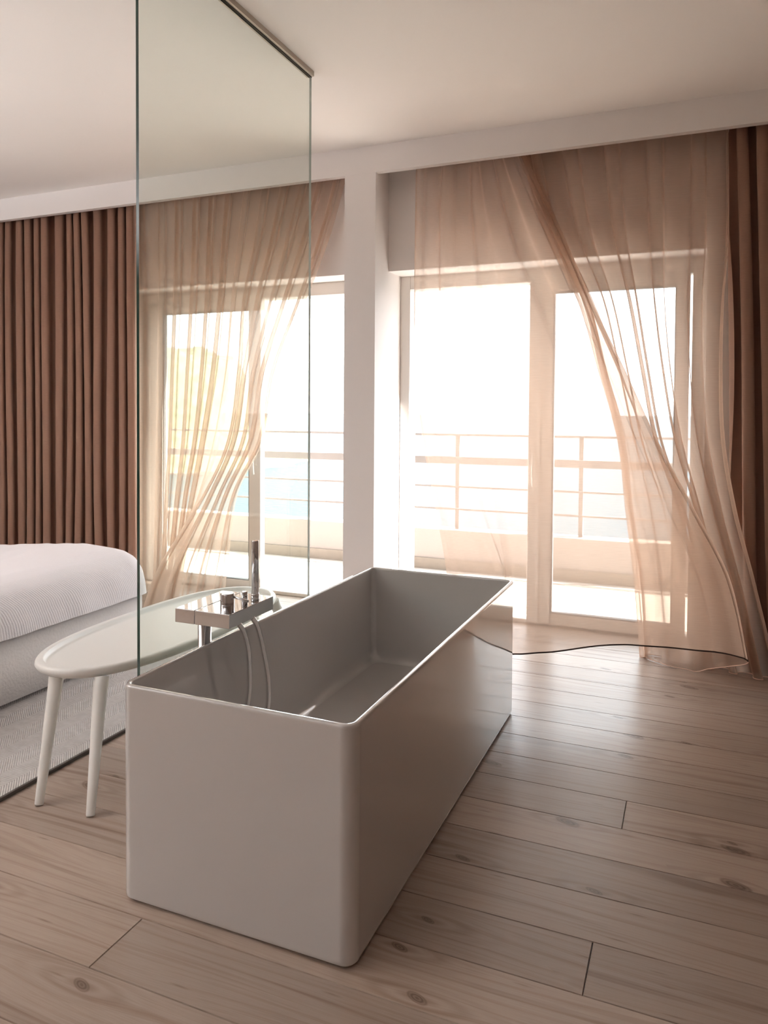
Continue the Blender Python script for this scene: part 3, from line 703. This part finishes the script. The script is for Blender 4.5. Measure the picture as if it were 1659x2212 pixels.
def cr_(p0, p1, p2, p3, t):
    return 0.5 * ((2 * p1) + (p2 - p0) * t + (2 * p0 - 5 * p1 + 4 * p2 - p3) * t * t + (3 * p1 - p0 - 3 * p2 + p3) * t ** 3)
def sample(T, s, t):
    """bicubic sample of table T (rows top to hem), s and t in 0..1"""
    nr, nc = len(T), len(T[0])
    ft = t * (nr - 1); i = min(int(ft), nr - 2); a = ft - i
    fs = s * (nc - 1); j = min(int(fs), nc - 2); b = fs - j
    rows = []
    for ii in (i - 1, i, i + 1, i + 2):
        R = T[min(max(ii, 0), nr - 1)]
        c = [Vector(R[min(max(jj, 0), nc - 1)]) for jj in (j - 1, j, j + 1, j + 2)]
        rows.append(cr_(*c, b))
    return cr_(*rows, a)
def drape(name, T, pleats, amp, sway, material, parent, NS=900, NT=120, lean=None, seed=1, hems=None, width=4.0, rag=.5, mixs=(.65, .5)):
    """sheet through table T with pleats; amp(s,t) = depth of pleat, sway(s,t) = sideways S of the fold"""
    bm = bmesh.new(); uvl = bm.loops.layers.uv.new('UVMap'); G = []; rng = random.Random(seed)
    # irregular pleat phase
    ph = [0.0]
    for k in range(NS):
        s = k / NS
        ph.append(ph[-1] + pleats(s) / NS)
    for i in range(NT + 1):
        t = i / NT; row = []
        for k in range(NS + 1):
            s = k / NS; p = sample(T, s, t)
            q = 2 * math.pi * ph[k] + rag * noise.noise(Vector((ph[k] * .45, t * 1.3, seed)))
            irr = 1 + .45 * noise.noise(Vector((ph[k] * .9, 0.3 * t, seed + 5)))
            A = amp(s, t) * irr
            wob = noise.noise(Vector((s * 40, t * 2.2, seed + 9))) * (.004 + .008 * t)
            # neighbour direction along the sheet in plan
            dy = math.cos(q) * A + wob; dx = (mixs[0] * math.sin(2 * q) + mixs[1] * math.sin(q)) * sway(s, t) * irr
            z = max(p.z, .006)
            row.append(bm.verts.new((p.x + dx, min(p.y + dy, 4.565) if p.x > -6 else p.y + dy, z)))
        G.append(row)
    for i in range(NT):
        for k in range(NS):
            f = bm.faces.new((G[i][k], G[i + 1][k], G[i + 1][k + 1], G[i][k + 1])); f.smooth = True
            for lp, (a, b) in zip(f.loops, ((k, i), (k, i + 1), (k + 1, i + 1), (k + 1, i))):
                lp[uvl].uv = (a / NS * width, b / NT * 2.9)
    lines = {nm: [G[-1][k].co.copy() for k in range(int(a * NS), int(b * NS) + 1, 3)] for nm, a, b in (hems or [])}
    o = link(name, bm, material, parent)
    return o, lines
def hem(name, pts, r, material, parent):
    bm = bmesh.new(); tube(bm, pts, r, 8); return link(name, bm, material, parent)
def track(x0, x1, y, parent):
    boxes('curtain_track', [(x0, x1, y - .012, y + .012, HC - .022, HC)], 'pvc', parent)
def heading(T, parent, material):
    """gathered band from the track down to the first row of the table"""
    pass

def lift(T):
    """add a first row at the track, behind the soffit board"""
    top = [(x, y, HC - .020) for x, y, z in T[0]]
    return [top] + T

# right sheer, blown into the room over the tub end
c = tag(empty('sheer_curtain', (-0.76, 4.47, 0)), 'wind-blown tan sheer curtain sweeping past the end of the tub', 'curtain')
def off(T, o): return [[(x - o[0], y - o[1], z - o[2]) for x, y, z in r] for r in T]
def drape_at(root, nm, T, *a, **k):
    o, lines = drape(nm, T, *a, **k, parent=None)
    for ob in [o]:
        ob.parent = root; ob.matrix_parent_inverse = Matrix.Translation(-root.location)
    return o, lines
def rehem(root, nm, pts, r, mt):
    h = hem(nm, pts, r, mt, None); h.parent = root; h.matrix_parent_inverse = Matrix.Translation(-root.location)
def amp_r(s, t):
    base = .026 if s < .44 else .040
    fade = (1 - .80 * min(1, max(0, t - .10) * 1.6)) if s < .44 else (1 - .25 * t)
    if .40 < s < .62: base *= 0.45
    return base * fade + .004
def sway_r(s, t):
    k = .020 if s < .42 else .032
    return k * max(.10, 1 - 1.1 * t) if s < .45 else k * (1 - .35 * t)
def pl_r(s): return 9 if s < .2 else (11 if s < .44 else (6 if s < .6 else 15))
o, hl = drape_at(c, 'curtain_panel', lift(RIGHT), pl_r, amp_r, sway_r, 'sheer', seed=3, rag=1.8, hems=[('front', 0.0, .455), ('back', .455, 1.0)], width=5.0)
rehem(c, 'hem', hl['front'], .0034, 'hem'); rehem(c, 'hem', hl['back'], .0022, 'hem_lit')
b_ = boxes('curtain_track', [(-1.75 + .76, 1.2 + .76, -.02, .0, HC - .018, HC)], 'pvc', c)

# left sheer, swept towards the bed
c = tag(empty('sheer_curtain', (-3.0, 4.47, 0)), 'tan sheer curtain seen through the glass panel, gathered towards the bed corner', 'curtain')
def amp_l(s, t): return (.028 if s < .5 else .030 * (1 - .35 * t)) * (1 if s < .44 or s > .58 else .5)
def sway_l(s, t): return .028 * (1 - .45 * t)
def pl_l(s): return 13 if s < .5 else 11
o, hl = drape_at(c, 'curtain_panel', lift(LEFT), pl_l, amp_l, sway_l, 'sheer', seed=8, rag=1.5, hems=[('h', 0, 1)], width=5.0)
rehem(c, 'hem', hl['h'], .002, 'hem')
boxes('curtain_track', [(-1.1, .86, -.02, 0, HC - .018, HC)], 'pvc', c)

# heavy brown curtains
def heavy(label, x0, x1, n, amp, sw, flare, seed, y=4.47):
    r = tag(empty('heavy_curtain', ((x0 + x1) / 2, y, 0)), label, 'curtain')
    rows = []
    for z, k in ((HC - .02, 0), (2.6, .02), (2.0, .1), (1.4, .25), (.8, .5), (.3, .8), (.008, 1)):
        rows.append([(x0 + (x1 - x0) * q / 6 + flare[0] * k * (1 - q / 6) + flare[1] * k * (q / 6), y + flare[2] * k, z) for q in range(7)])
    o, hl = drape_at(r, 'curtain_panel', rows, lambda s: n, lambda s, t: amp * (1 - .1 * t), lambda s, t: sw, 'heavy', rag=3.2, mixs=(1.0, .25), seed=seed, NS=n * 26, NT=70, hems=[('h', 0, 1)], width=(x1 - x0) * 2)
    rehem(r, 'hem', hl['h'], .003, 'hem')
    boxes('curtain_track', [(-(x1 - x0) / 2, (x1 - x0) / 2, -.012, .012, HC - .018, HC)], 'pvc', r)
heavy('heavy brown pleated curtain hanging behind the bed', -5.9, -3.925, 19, .043, .022, (0, 0.01, 0), 4, y=4.52)
heavy('heavy brown curtain bunched at the right edge beside the balcony door', 0.165, 0.98, 8, .046, .022, (.12, .1, -.11), 6, y=4.515)
